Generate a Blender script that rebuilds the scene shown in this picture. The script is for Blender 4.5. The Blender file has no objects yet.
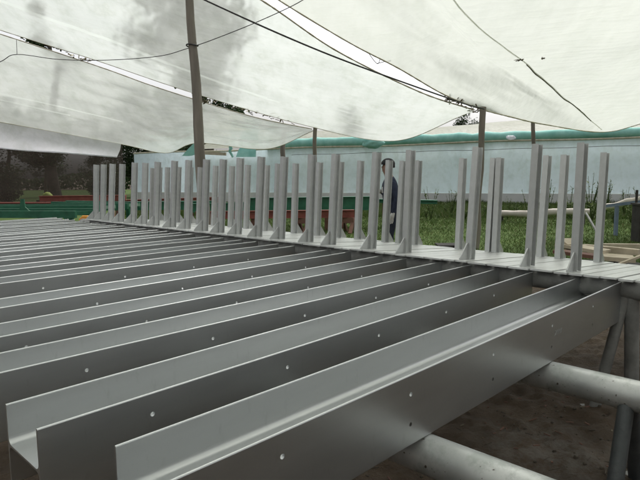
import bpy, bmesh, math, random
from mathutils import Vector, Matrix, noise
from mathutils.geometry import tessellate_polygon
random.seed(7)
SC = bpy.context.scene
COL = SC.collection
D = 0.25                      # depth of one stacked beam, the unit the yard is laid out in
CAMZ = 1.5
# ------------------------------------------------------------------ camera
F, PITCH, ROLL, YAW, H = 559.82, 0.1153, -0.0103, 0.7758, 2.6567
cp, sp = math.cos(PITCH), math.sin(PITCH)
FW = Vector((0, cp, -sp)); UP0 = Vector((0, sp, cp)); RT0 = Vector((1, 0, 0))
RT = RT0*math.cos(ROLL) + UP0*math.sin(ROLL); UP = RT.cross(FW)
CAM = Vector((0, 0, CAMZ))
cd = bpy.data.cameras.new('camera'); co = bpy.data.objects.new('camera', cd); COL.objects.link(co)
m = Matrix((RT, UP, -FW)).transposed().to_4x4(); m.translation = CAM
co.matrix_world = m
cd.sensor_width = 36; cd.lens = F/640*36; cd.clip_end = 2000; cd.clip_start = 0.02
SC.camera = co
B = Vector((math.sin(YAW), math.cos(YAW), 0)); R = Vector((-math.cos(YAW), math.sin(YAW), 0))
ROTZ = math.pi/2 - YAW

def ray(px, py): return RT*(px-320) - UP*(py-240) + FW*F
def at(px, py, Y):
    d = ray(px, py); return CAM + d*(Y/d.y)
def yard(s, t, z=0.0):        # yard grid in units of D -> metres; z in metres above ground
    v = B*(s*D) + R*(t*D); return Vector((v.x, v.y, z))

# ------------------------------------------------------------------ mesh helpers
class MB:
    def __init__(self): self.v = []; self.f = []; self.s = []; self.mi = []; self.cur = 0
    def add(self, vs, fs, smooth=False):
        o = len(self.v); self.v += [tuple(p) for p in vs]
        for f in fs:
            self.f.append([o+i for i in f]); self.s.append(smooth); self.mi.append(self.cur)
    def box(self, c, size, M=None):
        x, y, z = [a/2 for a in size]
        vs = [Vector((c[0]+i*x, c[1]+j*y, c[2]+k*z)) for i in (-1,1) for j in (-1,1) for k in (-1,1)]
        if M is not None: vs = [M @ p for p in vs]
        self.add(vs, [(0,1,3,2),(4,6,7,5),(0,4,5,1),(2,3,7,6),(0,2,6,4),(1,5,7,3)])
    def bar(self, p0, p1, w, h, up=Vector((0,0,1))):
        p0 = Vector(p0); p1 = Vector(p1); d = (p1-p0).normalized()
        sx = d.cross(up)
        if sx.length < 1e-4: sx = d.cross(Vector((0,1,0)))
        sx.normalize(); u = sx.cross(d)
        vs = []
        for p in (p0, p1):
            for i, j in ((-1,-1),(1,-1),(1,1),(-1,1)): vs.append(p + sx*(i*w/2) + u*(j*h/2))
        self.add(vs, [(3,2,1,0),(4,5,6,7),(0,1,5,4),(1,2,6,5),(2,3,7,6),(3,0,4,7)])
    def tube(self, pts, rad, n=12, caps=True, jitter=0.0):
        pts = [Vector(p) for p in pts]
        if not isinstance(rad, (list, tuple)): rad = [rad]*len(pts)
        rings = []; prev = None
        for i, p in enumerate(pts):
            d = (pts[min(i+1, len(pts)-1)] - pts[max(i-1, 0)]).normalized()
            if prev is None:
                a = d.cross(Vector((0,0,1)))
                if a.length < 1e-3: a = d.cross(Vector((0,1,0)))
            else: a = prev - d*prev.dot(d)
            a.normalize(); prev = a; b = d.cross(a)
            rings.append([p + (a*math.cos(2*math.pi*k/n) + b*math.sin(2*math.pi*k/n))*rad[i]*(1+random.uniform(-jitter, jitter)) for k in range(n)])
        vs = [q for r in rings for q in r]; fs = []
        for i in range(len(pts)-1):
            for k in range(n):
                fs.append((i*n+k, i*n+(k+1)%n, (i+1)*n+(k+1)%n, (i+1)*n+k))
        self.add(vs, fs, True)
        if caps:
            self.add(rings[0], [tuple(range(n-1,-1,-1))]); self.add(rings[-1], [tuple(range(n))])
    def extrude(self, poly, x0, x1, smooth=False, caps=True):   # poly in (y,z), along x
        n = len(poly)
        vs = [(x0, y, z) for y, z in poly] + [(x1, y, z) for y, z in poly]
        self.add(vs, [(k, (k+1)%n, n+(k+1)%n, n+k) for k in range(n)], smooth)
        if caps:
            self.add([(x0, y, z) for y, z in poly], [tuple(range(n-1,-1,-1))])
            self.add([(x1, y, z) for y, z in poly], [tuple(range(n))])
    def prism(self, poly3, thick):          # planar 3d polygon given a thickness vector
        poly3 = [Vector(p) for p in poly3]; tv = Vector(thick); n = len(poly3)
        vs = poly3 + [p+tv for p in poly3]
        self.add(vs, [(k, (k+1)%n, n+(k+1)%n, n+k) for k in range(n)] + [tuple(range(n-1,-1,-1)), tuple(range(n, 2*n))])
    def grid(self, P, smooth=True):
        nr, nc = len(P), len(P[0])
        self.add([p for r in P for p in r], [(i*nc+j, i*nc+j+1, (i+1)*nc+j+1, (i+1)*nc+j) for i in range(nr-1) for j in range(nc-1)], smooth)
    def mesh(self, name, mats, fix=True):
        me = bpy.data.meshes.new(name); me.from_pydata(self.v, [], self.f)
        for mt in (mats if isinstance(mats, (list, tuple)) else [mats]): me.materials.append(mt)
        me.polygons.foreach_set('use_smooth', self.s); me.polygons.foreach_set('material_index', self.mi)
        me.update()
        if fix:
            bm = bmesh.new(); bm.from_mesh(me); bmesh.ops.recalc_face_normals(bm, faces=bm.faces); bm.to_mesh(me); bm.free()
        return me
    def build(self, name, mats, parent=None, fix=True, loc=None):
        o = bpy.data.objects.new(name, self.mesh(name, mats, fix)); COL.objects.link(o)
        if parent: o.parent = parent
        if loc is not None: o.location = loc
        return o

def tag(o, label, cat, group=None, kind=None):
    if label: o['label'] = label
    if cat: o['category'] = cat
    if group: o['group'] = group
    if kind: o['kind'] = kind
    return o
def empty(name, loc=(0,0,0), rot=(0,0,0)):
    o = bpy.data.objects.new(name, None); o.location = loc; o.rotation_euler = rot; o.empty_display_size = .1
    COL.objects.link(o); return o
def dup(root):
    r = root.copy(); COL.objects.link(r)
    for ch in list(root.children):
        c = ch.copy(); COL.objects.link(c); c.parent = r
        for g in list(ch.children):
            d = g.copy(); COL.objects.link(d); d.parent = c
    return r
ORD = ['', 'first','second','third','fourth','fifth','sixth','seventh','eighth','ninth','tenth','eleventh','twelfth','thirteenth','fourteenth','fifteenth','sixteenth','seventeenth','eighteenth','nineteenth','twentieth','twenty-first','twenty-second','twenty-third']

# ------------------------------------------------------------------ materials
def newmat(name):
    mt = bpy.data.materials.new(name); mt.use_nodes = True
    nt = mt.node_tree; nt.nodes.clear()
    out = nt.nodes.new('ShaderNodeOutputMaterial')
    return mt, nt, out
def N(nt, typ, **kw):
    n = nt.nodes.new(typ)
    for k, v in kw.items():
        if k in n.inputs: n.inputs[k].default_value = v
        else: setattr(n, k, v)
    return n
def noise_ramp(nt, scale, stops, detail=5, coord='Object', rough=.55, mapscale=None):
    tc = N(nt, 'ShaderNodeTexCoord'); no = N(nt, 'ShaderNodeTexNoise'); no.inputs['Scale'].default_value = scale
    no.inputs['Detail'].default_value = detail; no.inputs['Roughness'].default_value = rough
    src = tc.outputs[coord]
    if mapscale:
        mp = N(nt, 'ShaderNodeMapping'); mp.inputs['Scale'].default_value = mapscale
        nt.links.new(src, mp.inputs[0]); src = mp.outputs[0]
    nt.links.new(src, no.inputs['Vector'])
    r = N(nt, 'ShaderNodeValToRGB'); el = r.color_ramp.elements
    while len(el) < len(stops): el.new(.5)
    for e, (p, c) in zip(el, stops):
        e.position = p; e.color = (*c, 1) if len(c) == 3 else c
    nt.links.new(no.outputs['Fac'], r.inputs[0])
    return no, r
def simple(name, c0, c1, scale=6, rough=.6, metal=0.0, bump=.15, bscale=None, mapscale=None, spec=.5):
    mt, nt, out = newmat(name)
    p = N(nt, 'ShaderNodeBsdfPrincipled'); p.inputs['Roughness'].default_value = rough; p.inputs['Metallic'].default_value = metal
    p.inputs['Specular IOR Level'].default_value = spec
    no, r = noise_ramp(nt, scale, [(.3, c0), (.7, c1)], mapscale=mapscale)
    nt.links.new(r.outputs[0], p.inputs['Base Color'])
    if bump:
        n2, _ = noise_ramp(nt, bscale or scale*6, [(0,(0,0,0)),(1,(1,1,1))], mapscale=mapscale)
        b = N(nt, 'ShaderNodeBump'); b.inputs['Strength'].default_value = bump; b.inputs['Distance'].default_value = .01
        nt.links.new(n2.outputs['Fac'], b.inputs['Height']); nt.links.new(b.outputs[0], p.inputs['Normal'])
    nt.links.new(p.outputs[0], out.inputs[0])
    return mt
def steel(name, c0, c1, metal, r0, r1):
    mt, nt, out = newmat(name)
    p = N(nt, 'ShaderNodeBsdfPrincipled'); p.inputs['Metallic'].default_value = metal
    no, r = noise_ramp(nt, 5, [(.3, c0), (.7, c1)], mapscale=(.6, 3, 3))
    oi = N(nt, 'ShaderNodeObjectInfo'); mr = N(nt, 'ShaderNodeMapRange'); mr.inputs['To Min'].default_value = .90; mr.inputs['To Max'].default_value = 1.06
    nt.links.new(oi.outputs['Random'], mr.inputs['Value'])
    nw, rw = noise_ramp(nt, 26, [(.58,(1,1,1)),(.78,(.86,.86,.85))], detail=8, rough=.7, mapscale=(1, 1, .35))
    mA = N(nt, 'ShaderNodeMixRGB', blend_type='MULTIPLY'); mA.inputs[0].default_value = 1; nt.links.new(r.outputs[0], mA.inputs[1]); nt.links.new(rw.outputs[0], mA.inputs[2])
    mB = N(nt, 'ShaderNodeMixRGB', blend_type='MULTIPLY'); mB.inputs[0].default_value = 1; nt.links.new(mA.outputs[0], mB.inputs[1]); nt.links.new(mr.outputs[0], mB.inputs[2])
    nt.links.new(mB.outputs[0], p.inputs['Base Color'])
    n2, rr = noise_ramp(nt, 4, [(.3, (r0,)*3), (.7, (r1,)*3)], mapscale=(.4, 2, 2))
    nt.links.new(rr.outputs[0], p.inputs['Roughness'])
    n3, _ = noise_ramp(nt, 900, [(0,(0,0,0)),(1,(1,1,1))], detail=2)
    b = N(nt, 'ShaderNodeBump'); b.inputs['Strength'].default_value = .03; b.inputs['Distance'].default_value = .0006
    nt.links.new(n3.outputs['Fac'], b.inputs['Height']); nt.links.new(b.outputs[0], p.inputs['Normal'])
    nt.links.new(p.outputs[0], out.inputs[0])
    return mt
def film(name, c0, c1, transp, transl, scale=.8, rough=.4, streak=(1,1,1), dirt=1.0):
    mt, nt, out = newmat(name)
    no, r = noise_ramp(nt, scale, [(.3, c0), (.7, c1)], mapscale=streak, detail=6)
    nd, rd = noise_ramp(nt, 2.6, [(.50,(1,1,1)),(.62,(.86,.87,.83)),(.66,(.97,.97,.95))], mapscale=streak, detail=9, rough=.68)
    ns, rs = noise_ramp(nt, 1.5, [(.45,(1,1,1)),(.75,(.84,.86,.83))], mapscale=(2.2, .5, 2.2), detail=8, rough=.6)
    mA = N(nt, 'ShaderNodeMixRGB', blend_type='MULTIPLY'); mA.inputs[0].default_value = .55*dirt; nt.links.new(r.outputs[0], mA.inputs[1]); nt.links.new(rd.outputs[0], mA.inputs[2])
    mB = N(nt, 'ShaderNodeMixRGB', blend_type='MULTIPLY'); mB.inputs[0].default_value = .8*dirt; nt.links.new(mA.outputs[0], mB.inputs[1]); nt.links.new(rs.outputs[0], mB.inputs[2])
    col = mB.outputs[0]
    nb, _ = noise_ramp(nt, 2.4, [(0,(0,0,0)),(1,(1,1,1))], mapscale=(1.6, .45, 1), detail=2, rough=.4)
    nb2, _ = noise_ramp(nt, 5, [(0,(0,0,0)),(1,(1,1,1))], mapscale=(.35, 1.8, .6), detail=2, rough=.4)
    sb = N(nt, 'ShaderNodeMath', operation='ADD'); nt.links.new(nb.outputs['Fac'], sb.inputs[0]); nt.links.new(nb2.outputs['Fac'], sb.inputs[1])
    bp = N(nt, 'ShaderNodeBump'); bp.inputs['Strength'].default_value = .35; bp.inputs['Distance'].default_value = .10; nt.links.new(sb.outputs[0], bp.inputs['Height'])
    tl = N(nt, 'ShaderNodeBsdfTranslucent'); nt.links.new(col, tl.inputs[0]); nt.links.new(bp.outputs[0], tl.inputs['Normal'])
    pr = N(nt, 'ShaderNodeBsdfPrincipled'); pr.inputs['Roughness'].default_value = rough; nt.links.new(col, pr.inputs['Base Color']); nt.links.new(bp.outputs[0], pr.inputs['Normal'])
    tr = N(nt, 'ShaderNodeBsdfRefraction'); tr.inputs['Roughness'].default_value = .3; tr.inputs['IOR'].default_value = 1.02; nt.links.new(col, tr.inputs['Color'])
    m1 = N(nt, 'ShaderNodeMixShader'); m1.inputs[0].default_value = transl
    nt.links.new(pr.outputs[0], m1.inputs[1]); nt.links.new(tl.outputs[0], m1.inputs[2])
    m2 = N(nt, 'ShaderNodeMixShader')
    n2, r2 = noise_ramp(nt, 1.6, [(.3, (transp*.85,)*3), (.72, (min(1, transp*1.15),)*3)], detail=6, mapscale=streak)
    nt.links.new(r2.outputs[0], m2.inputs[0])
    nt.links.new(m1.outputs[0], m2.inputs[1]); nt.links.new(tr.outputs[0], m2.inputs[2])
    nt.links.new(m2.outputs[0], out.inputs[0])
    return mt

M = {}
M['steel'] = steel('silver_primer', (.572,.586,.592), (.617,.631,.637), .95, .365, .40)
M['post'] = steel('silver_post_paint', (.52,.53,.528), (.59,.60,.598), .6, .36, .48)
M['deck'] = steel('silver_base_paint', (.68,.69,.68), (.78,.79,.78), .45, .28, .4)
def pipemat():
    mt, nt, out = newmat('worn_grey_pipe_paint')
    p = N(nt, 'ShaderNodeBsdfPrincipled'); p.inputs['Metallic'].default_value = .45; p.inputs['Roughness'].default_value = .42
    n1, a = noise_ramp(nt, 3.5, [(.35,(.40,.415,.415)),(.65,(.60,.61,.605))], detail=4)
    n2, c = noise_ramp(nt, 7, [(.47,(0,0,0)),(.57,(1,1,1))], detail=7, rough=.65)
    n3, e = noise_ramp(nt, 46, [(.67,(0,0,0)),(.72,(1,1,1))], detail=3)
    m1 = N(nt, 'ShaderNodeMixRGB'); m1.inputs[2].default_value = (.36,.38,.37,1); nt.links.new(c.outputs[0], m1.inputs[0]); nt.links.new(a.outputs[0], m1.inputs[1])
    m2 = N(nt, 'ShaderNodeMixRGB'); m2.inputs[2].default_value = (.10,.085,.07,1); nt.links.new(e.outputs[0], m2.inputs[0]); nt.links.new(m1.outputs[0], m2.inputs[1])
    nt.links.new(m2.outputs[0], p.inputs['Base Color'])
    b = N(nt, 'ShaderNodeBump'); b.inputs['Strength'].default_value = .3; b.inputs['Distance'].default_value = .003; nt.links.new(n2.outputs['Fac'], b.inputs['Height']); nt.links.new(b.outputs[0], p.inputs['Normal'])
    nt.links.new(p.outputs[0], out.inputs[0]); return mt
M['pipe'] = pipemat()
M['leg'] = simple('dark_grey_leg_paint', (.055,.062,.066), (.10,.108,.112), 8, .5, .2, .3)
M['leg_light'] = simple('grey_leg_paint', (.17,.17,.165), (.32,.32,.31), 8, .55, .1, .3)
M['chalk'] = simple('chalk', (.42,.42,.41), (.20,.20,.195), 60, .9, 0, 0)
M['film'] = film('milky_roof_film', (.595,.62,.565), (.645,.67,.61), .12, .68, .7, .35, (1,1,1), .4)
M['film_clear'] = film('clearer_roof_film', (.63,.66,.61), (.71,.74,.69), .54, .70, .6, .35, (1,1,1))
M['film_strip'] = film('clear_film_strip', (.66,.70,.645), (.74,.78,.72), .44, .70, .7, .35, (1,1,1), .3)
M['flap'] = film('white_flap_film', (.80,.81,.84), (.86,.86,.89), .05, .55, 1.2)
M['wallfilm'] = film('pale_blue_wall_film', (.62,.75,.83), (.73,.83,.885), .06, .64, .25, .3, (1,1,.4))
M['seam'] = film('doubled_film_seam', (.64,.66,.59), (.72,.73,.66), .03, .6, 4)
M['dirtseam'] = simple('dirty_gathered_film', (.12,.11,.08), (.42,.41,.34), 7, .8, 0, .3)
M['hem'] = simple('yellowed_film_hem', (.42,.38,.26), (.66,.63,.50), 5, .7, 0, .2)
M['dirt'] = simple('leaf_litter', (.09,.075,.05), (.24,.20,.14), 30, .9, 0, .5)
M['cream'] = film('cream_roof_film', (.78,.75,.66), (.88,.86,.78), .03, .6, .6)
M['teal'] = simple('teal_tarpaulin', (.22,.52,.45), (.38,.69,.61), 2.5, .8, 0, .6, 7)
M['wallpale'] = simple('pale_wall_skirt', (.60,.61,.58), (.72,.72,.68), 1.5, .7, 0, .1)
M['pole'] = simple('weathered_pole_wood', (.13,.115,.095), (.27,.24,.20), 7, .85, 0, .8, 30, (1,1,.12))
M['wire'] = simple('dark_wire', (.02,.02,.02), (.05,.05,.05), 10, .5, 0, 0)
M['green'] = simple('green_gloss_paint', (.015,.10,.055), (.03,.17,.095), 5, .4, 0, .15)
M['palegreen'] = simple('pale_green_paint', (.16,.30,.22), (.25,.40,.30), 5, .5, 0, .15)
M['red'] = simple('red_oxide_primer', (.16,.04,.03), (.26,.075,.055), 4, .65, 0, .2)
M['rust'] = simple('brown_rust', (.12,.06,.045), (.22,.11,.08), 6, .8, 0, .3)
M['lime'] = simple('lime_plastic', (.40,.52,.08), (.50,.62,.14), 6, .6, 0, .2)
M['orange'] = simple('orange_plastic', (.60,.22,.02), (.75,.34,.04), 6, .6, 0, .2)
M['plank'] = simple('fresh_sawn_timber', (.38,.32,.23), (.56,.49,.38), 4, .8, 0, .3, 20)
M['log'] = simple('pale_stripped_log', (.40,.36,.30), (.62,.58,.51), 3, .85, 0, .4, 14)
M['bluepaint'] = simple('blue_grey_paint', (.10,.14,.20), (.17,.22,.29), 5, .6, 0, .2)
M['dark'] = simple('dark_timber', (.02,.018,.015), (.05,.045,.04), 6, .8, 0, .3)
M['bark'] = simple('bark', (.05,.04,.03), (.11,.09,.07), 5, .9, 0, .8, 20)
M['shirt'] = simple('navy_cloth', (.012,.018,.04), (.03,.04,.075), 12, .9, 0, .3)
M['jeans'] = simple('dark_denim', (.012,.016,.03), (.03,.036,.055), 14, .9, 0, .3)
M['skin'] = simple('skin', (.28,.16,.11), (.36,.21,.15), 8, .55, 0, 0)
M['cap'] = simple('black_cap_cloth', (.01,.01,.012), (.02,.02,.024), 14, .9, 0, .2)
M['glove'] = simple('pale_glove', (.5,.5,.48), (.62,.62,.6), 14, .9, 0, .2)
def leafmat(name, c0, c1, c2=None):
    mt, nt, out = newmat(name)
    oi = N(nt, 'ShaderNodeNewGeometry'); r = N(nt, 'ShaderNodeValToRGB')
    r.color_ramp.elements[0].color = (*c0, 1); r.color_ramp.elements[1].color = (*c1, 1)
    if c2: r.color_ramp.elements[1].position = .82; e_ = r.color_ramp.elements.new(1); e_.color = (*c2, 1)
    nt.links.new(oi.outputs['Random Per Island'], r.inputs[0])
    d = N(nt, 'ShaderNodeBsdfPrincipled'); d.inputs['Roughness'].default_value = .7; d.inputs['Specular IOR Level'].default_value = .12; nt.links.new(r.outputs[0], d.inputs['Base Color'])
    t = N(nt, 'ShaderNodeBsdfTranslucent'); nt.links.new(r.outputs[0], t.inputs[0])
    mx = N(nt, 'ShaderNodeMixShader'); mx.inputs[0].default_value = .3
    nt.links.new(d.outputs[0], mx.inputs[1]); nt.links.new(t.outputs[0], mx.inputs[2]); nt.links.new(mx.outputs[0], out.inputs[0])
    return mt
M['leaf'] = leafmat('tree_leaves', (.018,.035,.015), (.055,.085,.035))
M['grass'] = leafmat('grass_blades', (.038,.070,.015), (.066,.105,.027), (.16,.14,.07))
M['weed'] = leafmat('weed_leaves', (.05,.09,.025), (.15,.19,.07))
# shade net
mt, nt, out = newmat('brown_shade_net')
no, r = noise_ramp(nt, 1.2, [(.3,(.085,.072,.060)),(.7,(.115,.098,.083))], mapscale=(1,1,.3))
df = N(nt, 'ShaderNodeBsdfDiffuse'); nt.links.new(r.outputs[0], df.inputs[0])
tr = N(nt, 'ShaderNodeBsdfTransparent'); mx = N(nt, 'ShaderNodeMixShader'); mx.inputs[0].default_value = .26
nt.links.new(df.outputs[0], mx.inputs[1]); nt.links.new(tr.outputs[0], mx.inputs[2]); nt.links.new(mx.outputs[0], out.inputs[0])
M['net'] = mt
# soil
mt, nt, out = newmat('brown_soil')
p = N(nt, 'ShaderNodeBsdfPrincipled'); p.inputs['Roughness'].default_value = .85
no, r = noise_ramp(nt, 2.2, [(.3,(.058,.040,.026)),(.55,(.112,.077,.050)),(.75,(.175,.132,.09))], detail=9, rough=.68)
n2, r2 = noise_ramp(nt, 1.1, [(.62,(0,0,0)),(.70,(1,1,1))], detail=9, rough=.78)
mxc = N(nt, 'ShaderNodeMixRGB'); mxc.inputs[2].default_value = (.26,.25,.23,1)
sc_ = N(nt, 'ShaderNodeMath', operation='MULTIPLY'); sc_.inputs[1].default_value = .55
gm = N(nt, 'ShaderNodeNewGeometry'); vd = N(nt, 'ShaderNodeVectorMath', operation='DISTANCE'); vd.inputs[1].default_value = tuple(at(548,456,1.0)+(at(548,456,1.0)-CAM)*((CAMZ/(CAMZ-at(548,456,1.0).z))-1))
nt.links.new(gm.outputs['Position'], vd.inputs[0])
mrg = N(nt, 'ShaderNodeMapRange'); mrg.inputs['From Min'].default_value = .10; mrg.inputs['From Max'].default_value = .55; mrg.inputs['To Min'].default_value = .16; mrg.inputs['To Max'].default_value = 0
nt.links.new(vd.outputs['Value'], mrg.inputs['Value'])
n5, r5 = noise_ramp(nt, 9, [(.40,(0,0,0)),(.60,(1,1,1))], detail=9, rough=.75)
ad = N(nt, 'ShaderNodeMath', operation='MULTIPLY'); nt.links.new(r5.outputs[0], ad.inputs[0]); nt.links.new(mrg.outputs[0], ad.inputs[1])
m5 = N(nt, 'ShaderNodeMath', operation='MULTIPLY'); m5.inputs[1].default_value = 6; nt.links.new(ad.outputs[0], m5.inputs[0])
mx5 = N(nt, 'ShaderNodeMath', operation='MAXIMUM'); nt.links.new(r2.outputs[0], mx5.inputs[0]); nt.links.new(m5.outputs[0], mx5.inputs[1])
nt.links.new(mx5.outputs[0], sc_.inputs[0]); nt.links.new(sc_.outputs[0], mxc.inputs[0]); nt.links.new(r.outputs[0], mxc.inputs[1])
nt.links.new(mxc.outputs[0], p.inputs['Base Color'])
n3, _ = noise_ramp(nt, 14, [(0,(0,0,0)),(1,(1,1,1))], detail=9, rough=.7)
b = N(nt, 'ShaderNodeBump'); b.inputs['Strength'].default_value = 1; b.inputs['Distance'].default_value = .06
nt.links.new(n3.outputs['Fac'], b.inputs['Height']); nt.links.new(b.outputs[0], p.inputs['Normal']); nt.links.new(p.outputs[0], out.inputs[0])
M['soil'] = mt
M['turf'] = simple('turf', (.046,.078,.018), (.072,.110,.029), 1.2, .95, 0, .8, 30, None, .1)

# ------------------------------------------------------------------ world, sun
w = bpy.data.worlds.new('World'); SC.world = w; w.use_nodes = True
nt = w.node_tree; nt.nodes.clear()
SUN_EL, SUN_AZ = math.radians(58), math.radians(25)      # high sun behind cloud, ahead and to the right
sky = nt.nodes.new('ShaderNodeTexSky'); sky.sky_type = 'NISHITA'; sky.sun_disc = False
sky.sun_elevation = SUN_EL; sky.sun_rotation = SUN_AZ
sky.air_density = 1.0; sky.dust_density = 6.0; sky.ozone_density = 1.0
bg = nt.nodes.new('ShaderNodeBackground'); bg.inputs['Strength'].default_value = .15
wo = nt.nodes.new('ShaderNodeOutputWorld')
hs = nt.nodes.new('ShaderNodeHueSaturation'); hs.inputs['Saturation'].default_value = .15     # overcast: the sky is nearly white
nt.links.new(sky.outputs[0], hs.inputs['Color']); nt.links.new(hs.outputs[0], bg.inputs[0]); nt.links.new(bg.outputs[0], wo.inputs[0])
sl = bpy.data.lights.new('sun', 'SUN'); sl.energy = .9; sl.angle = math.radians(25); sl.color = (1, .97, .92)
so = bpy.data.objects.new('sun', sl); COL.objects.link(so)
sd = Vector((math.sin(SUN_AZ)*math.cos(SUN_EL), math.cos(SUN_AZ)*math.cos(SUN_EL), math.sin(SUN_EL)))
so.rotation_euler = sd.to_track_quat('Z', 'Y').to_euler()
SC.view_settings.view_transform = 'Standard'; SC.view_settings.look = 'None'
SC.view_settings.exposure = 0.49; SC.view_settings.gamma = 1
SC.cycles.max_bounces = 14; SC.cycles.transparent_max_bounces = 24; SC.cycles.diffuse_bounces = 5
SC.cycles.transmission_bounces = 8; SC.cycles.glossy_bounces = 5
try: SC.cycles.use_denoising = True
except Exception: pass

# ------------------------------------------------------------------ ground
g = MB(); g.add([(-600,-600,0),(600,-600,0),(600,900,0),(-600,900,0)], [(0,1,2,3)])
tag(g.build('ground', M['soil']), None, None, kind='structure')
# rougher soil surface under the racks (a real mound-and-hollow sheet 4 mm above the ground sheet)
g = MB(); P = []
for i in range(281):
    row = []
    for j in range(281):
        x = -3+j*.0325; y = -.5+i*.0325
        e = min(1, min(i, j, 280-i, 280-j)/20)
        h = .02+.03*noise.fractal(Vector((x*1.3, y*1.3, 3)), 1, 2, 4)+.03*noise.fractal(Vector((x*7, y*7, 1)), .8, 2, 6)
        row.append((x, y, .004+max(0, h)*e))
    P.append(row)
g.grid(P); tag(g.build('soil', M['soil'], fix=False), None, None, kind='structure')
# lawn behind the racks
edge = [(at(395,250,9).x, 8.6), (3.3, 7.2), (5.2, 5.6), (9, 4.6), (14, 3.5), (30, 1), (60, 20), (45, 60), (-40, 70), (-14, 22), (-5, 15), (-1.5, 12.5), (.2, 10)]
g = MB(); g.add([(x, y, .004) for x, y in edge], [tuple(range(len(edge)))])
tag(g.build('lawn', M['turf']), None, None, kind='structure')
def inpoly(x, y, poly):
    c = False; n = len(poly)
    for i in range(n):
        x0, y0 = poly[i]; x1, y1 = poly[(i+1)%n]
        if (y0 > y) != (y1 > y) and x < (x1-x0)*(y-y0)/(y1-y0)+x0: c = not c
    return c
g = MB(); n = 0
while n < 140000:
    Y = 5+23*random.random()**.8; X = random.uniform(-8, 18)
    if X > Y*.75+1 or X < -.5*Y or not inpoly(X, Y, edge): continue
    n += 1
    hh = random.uniform(.03, .075)*(1+1.0*max(0, noise.noise(Vector((X*.5, Y*.5, 0)))))
    if Y > 17+X*-.25+3: hh *= 3.2
    a = random.uniform(0, 6.28); wd = .004+.0004*Y; lx, ly = random.gauss(0, .75)*hh, random.gauss(0, .75)*hh
    dx, dy = math.cos(a)*wd, math.sin(a)*wd
    g.add([(X-dx, Y-dy, 0), (X+dx, Y+dy, 0), (X+lx, Y+ly, hh)], [(0,1,2)])
tag(g.build('grass', M['grass'], fix=False), 'rough green grass growing on the lawn behind the steel racks', 'grass', kind='stuff')
# straw and bark bits on the soil
g = MB()
for k in range(700):
    s = random.uniform(3, 17); t = random.uniform(-2, 7.5); q = yard(s, t)
    L = random.uniform(.008, .06); a = random.uniform(0, 6.28)
    d = Vector((math.cos(a)*L, math.sin(a)*L, random.uniform(-.2,.2)*L))
    z0 = .02+.03*noise.fractal(Vector((q.x*1.3, q.y*1.3, 3)), 1, 2, 4)+.03*noise.fractal(Vector((q.x*7, q.y*7, 1)), .8, 2, 6)
    q.z = .008+max(0, z0)
    g.cur = random.choice((0,0,0,2,2,1)); g.bar(q, q+d, random.uniform(.003,.009), random.uniform(.002,.005))
g.cur = 0
for k in range(260):
    q = yard(random.uniform(4, 16), random.uniform(-2, 6)); rr_ = random.uniform(.004, .013)
    z0 = .02+.03*noise.fractal(Vector((q.x*1.3, q.y*1.3, 3)), 1, 2, 4)+.03*noise.fractal(Vector((q.x*7, q.y*7, 1)), .8, 2, 6)
    q.z = .004+max(0, z0)
    g.tube([q+Vector((-rr_,0,0)), q+Vector((-rr_*.5,0,rr_*.3)), q+Vector((rr_*.5,0,rr_*.3)), q+Vector((rr_,0,0))], [rr_*.3, rr_*.8, rr_*.7, rr_*.25], 6, jitter=.3)
tag(g.build('straw_litter', [M['bark'], M['dirt'], M['rust']]), 'bits of straw and bark scattered on the brown soil', 'litter', kind='stuff')

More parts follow.
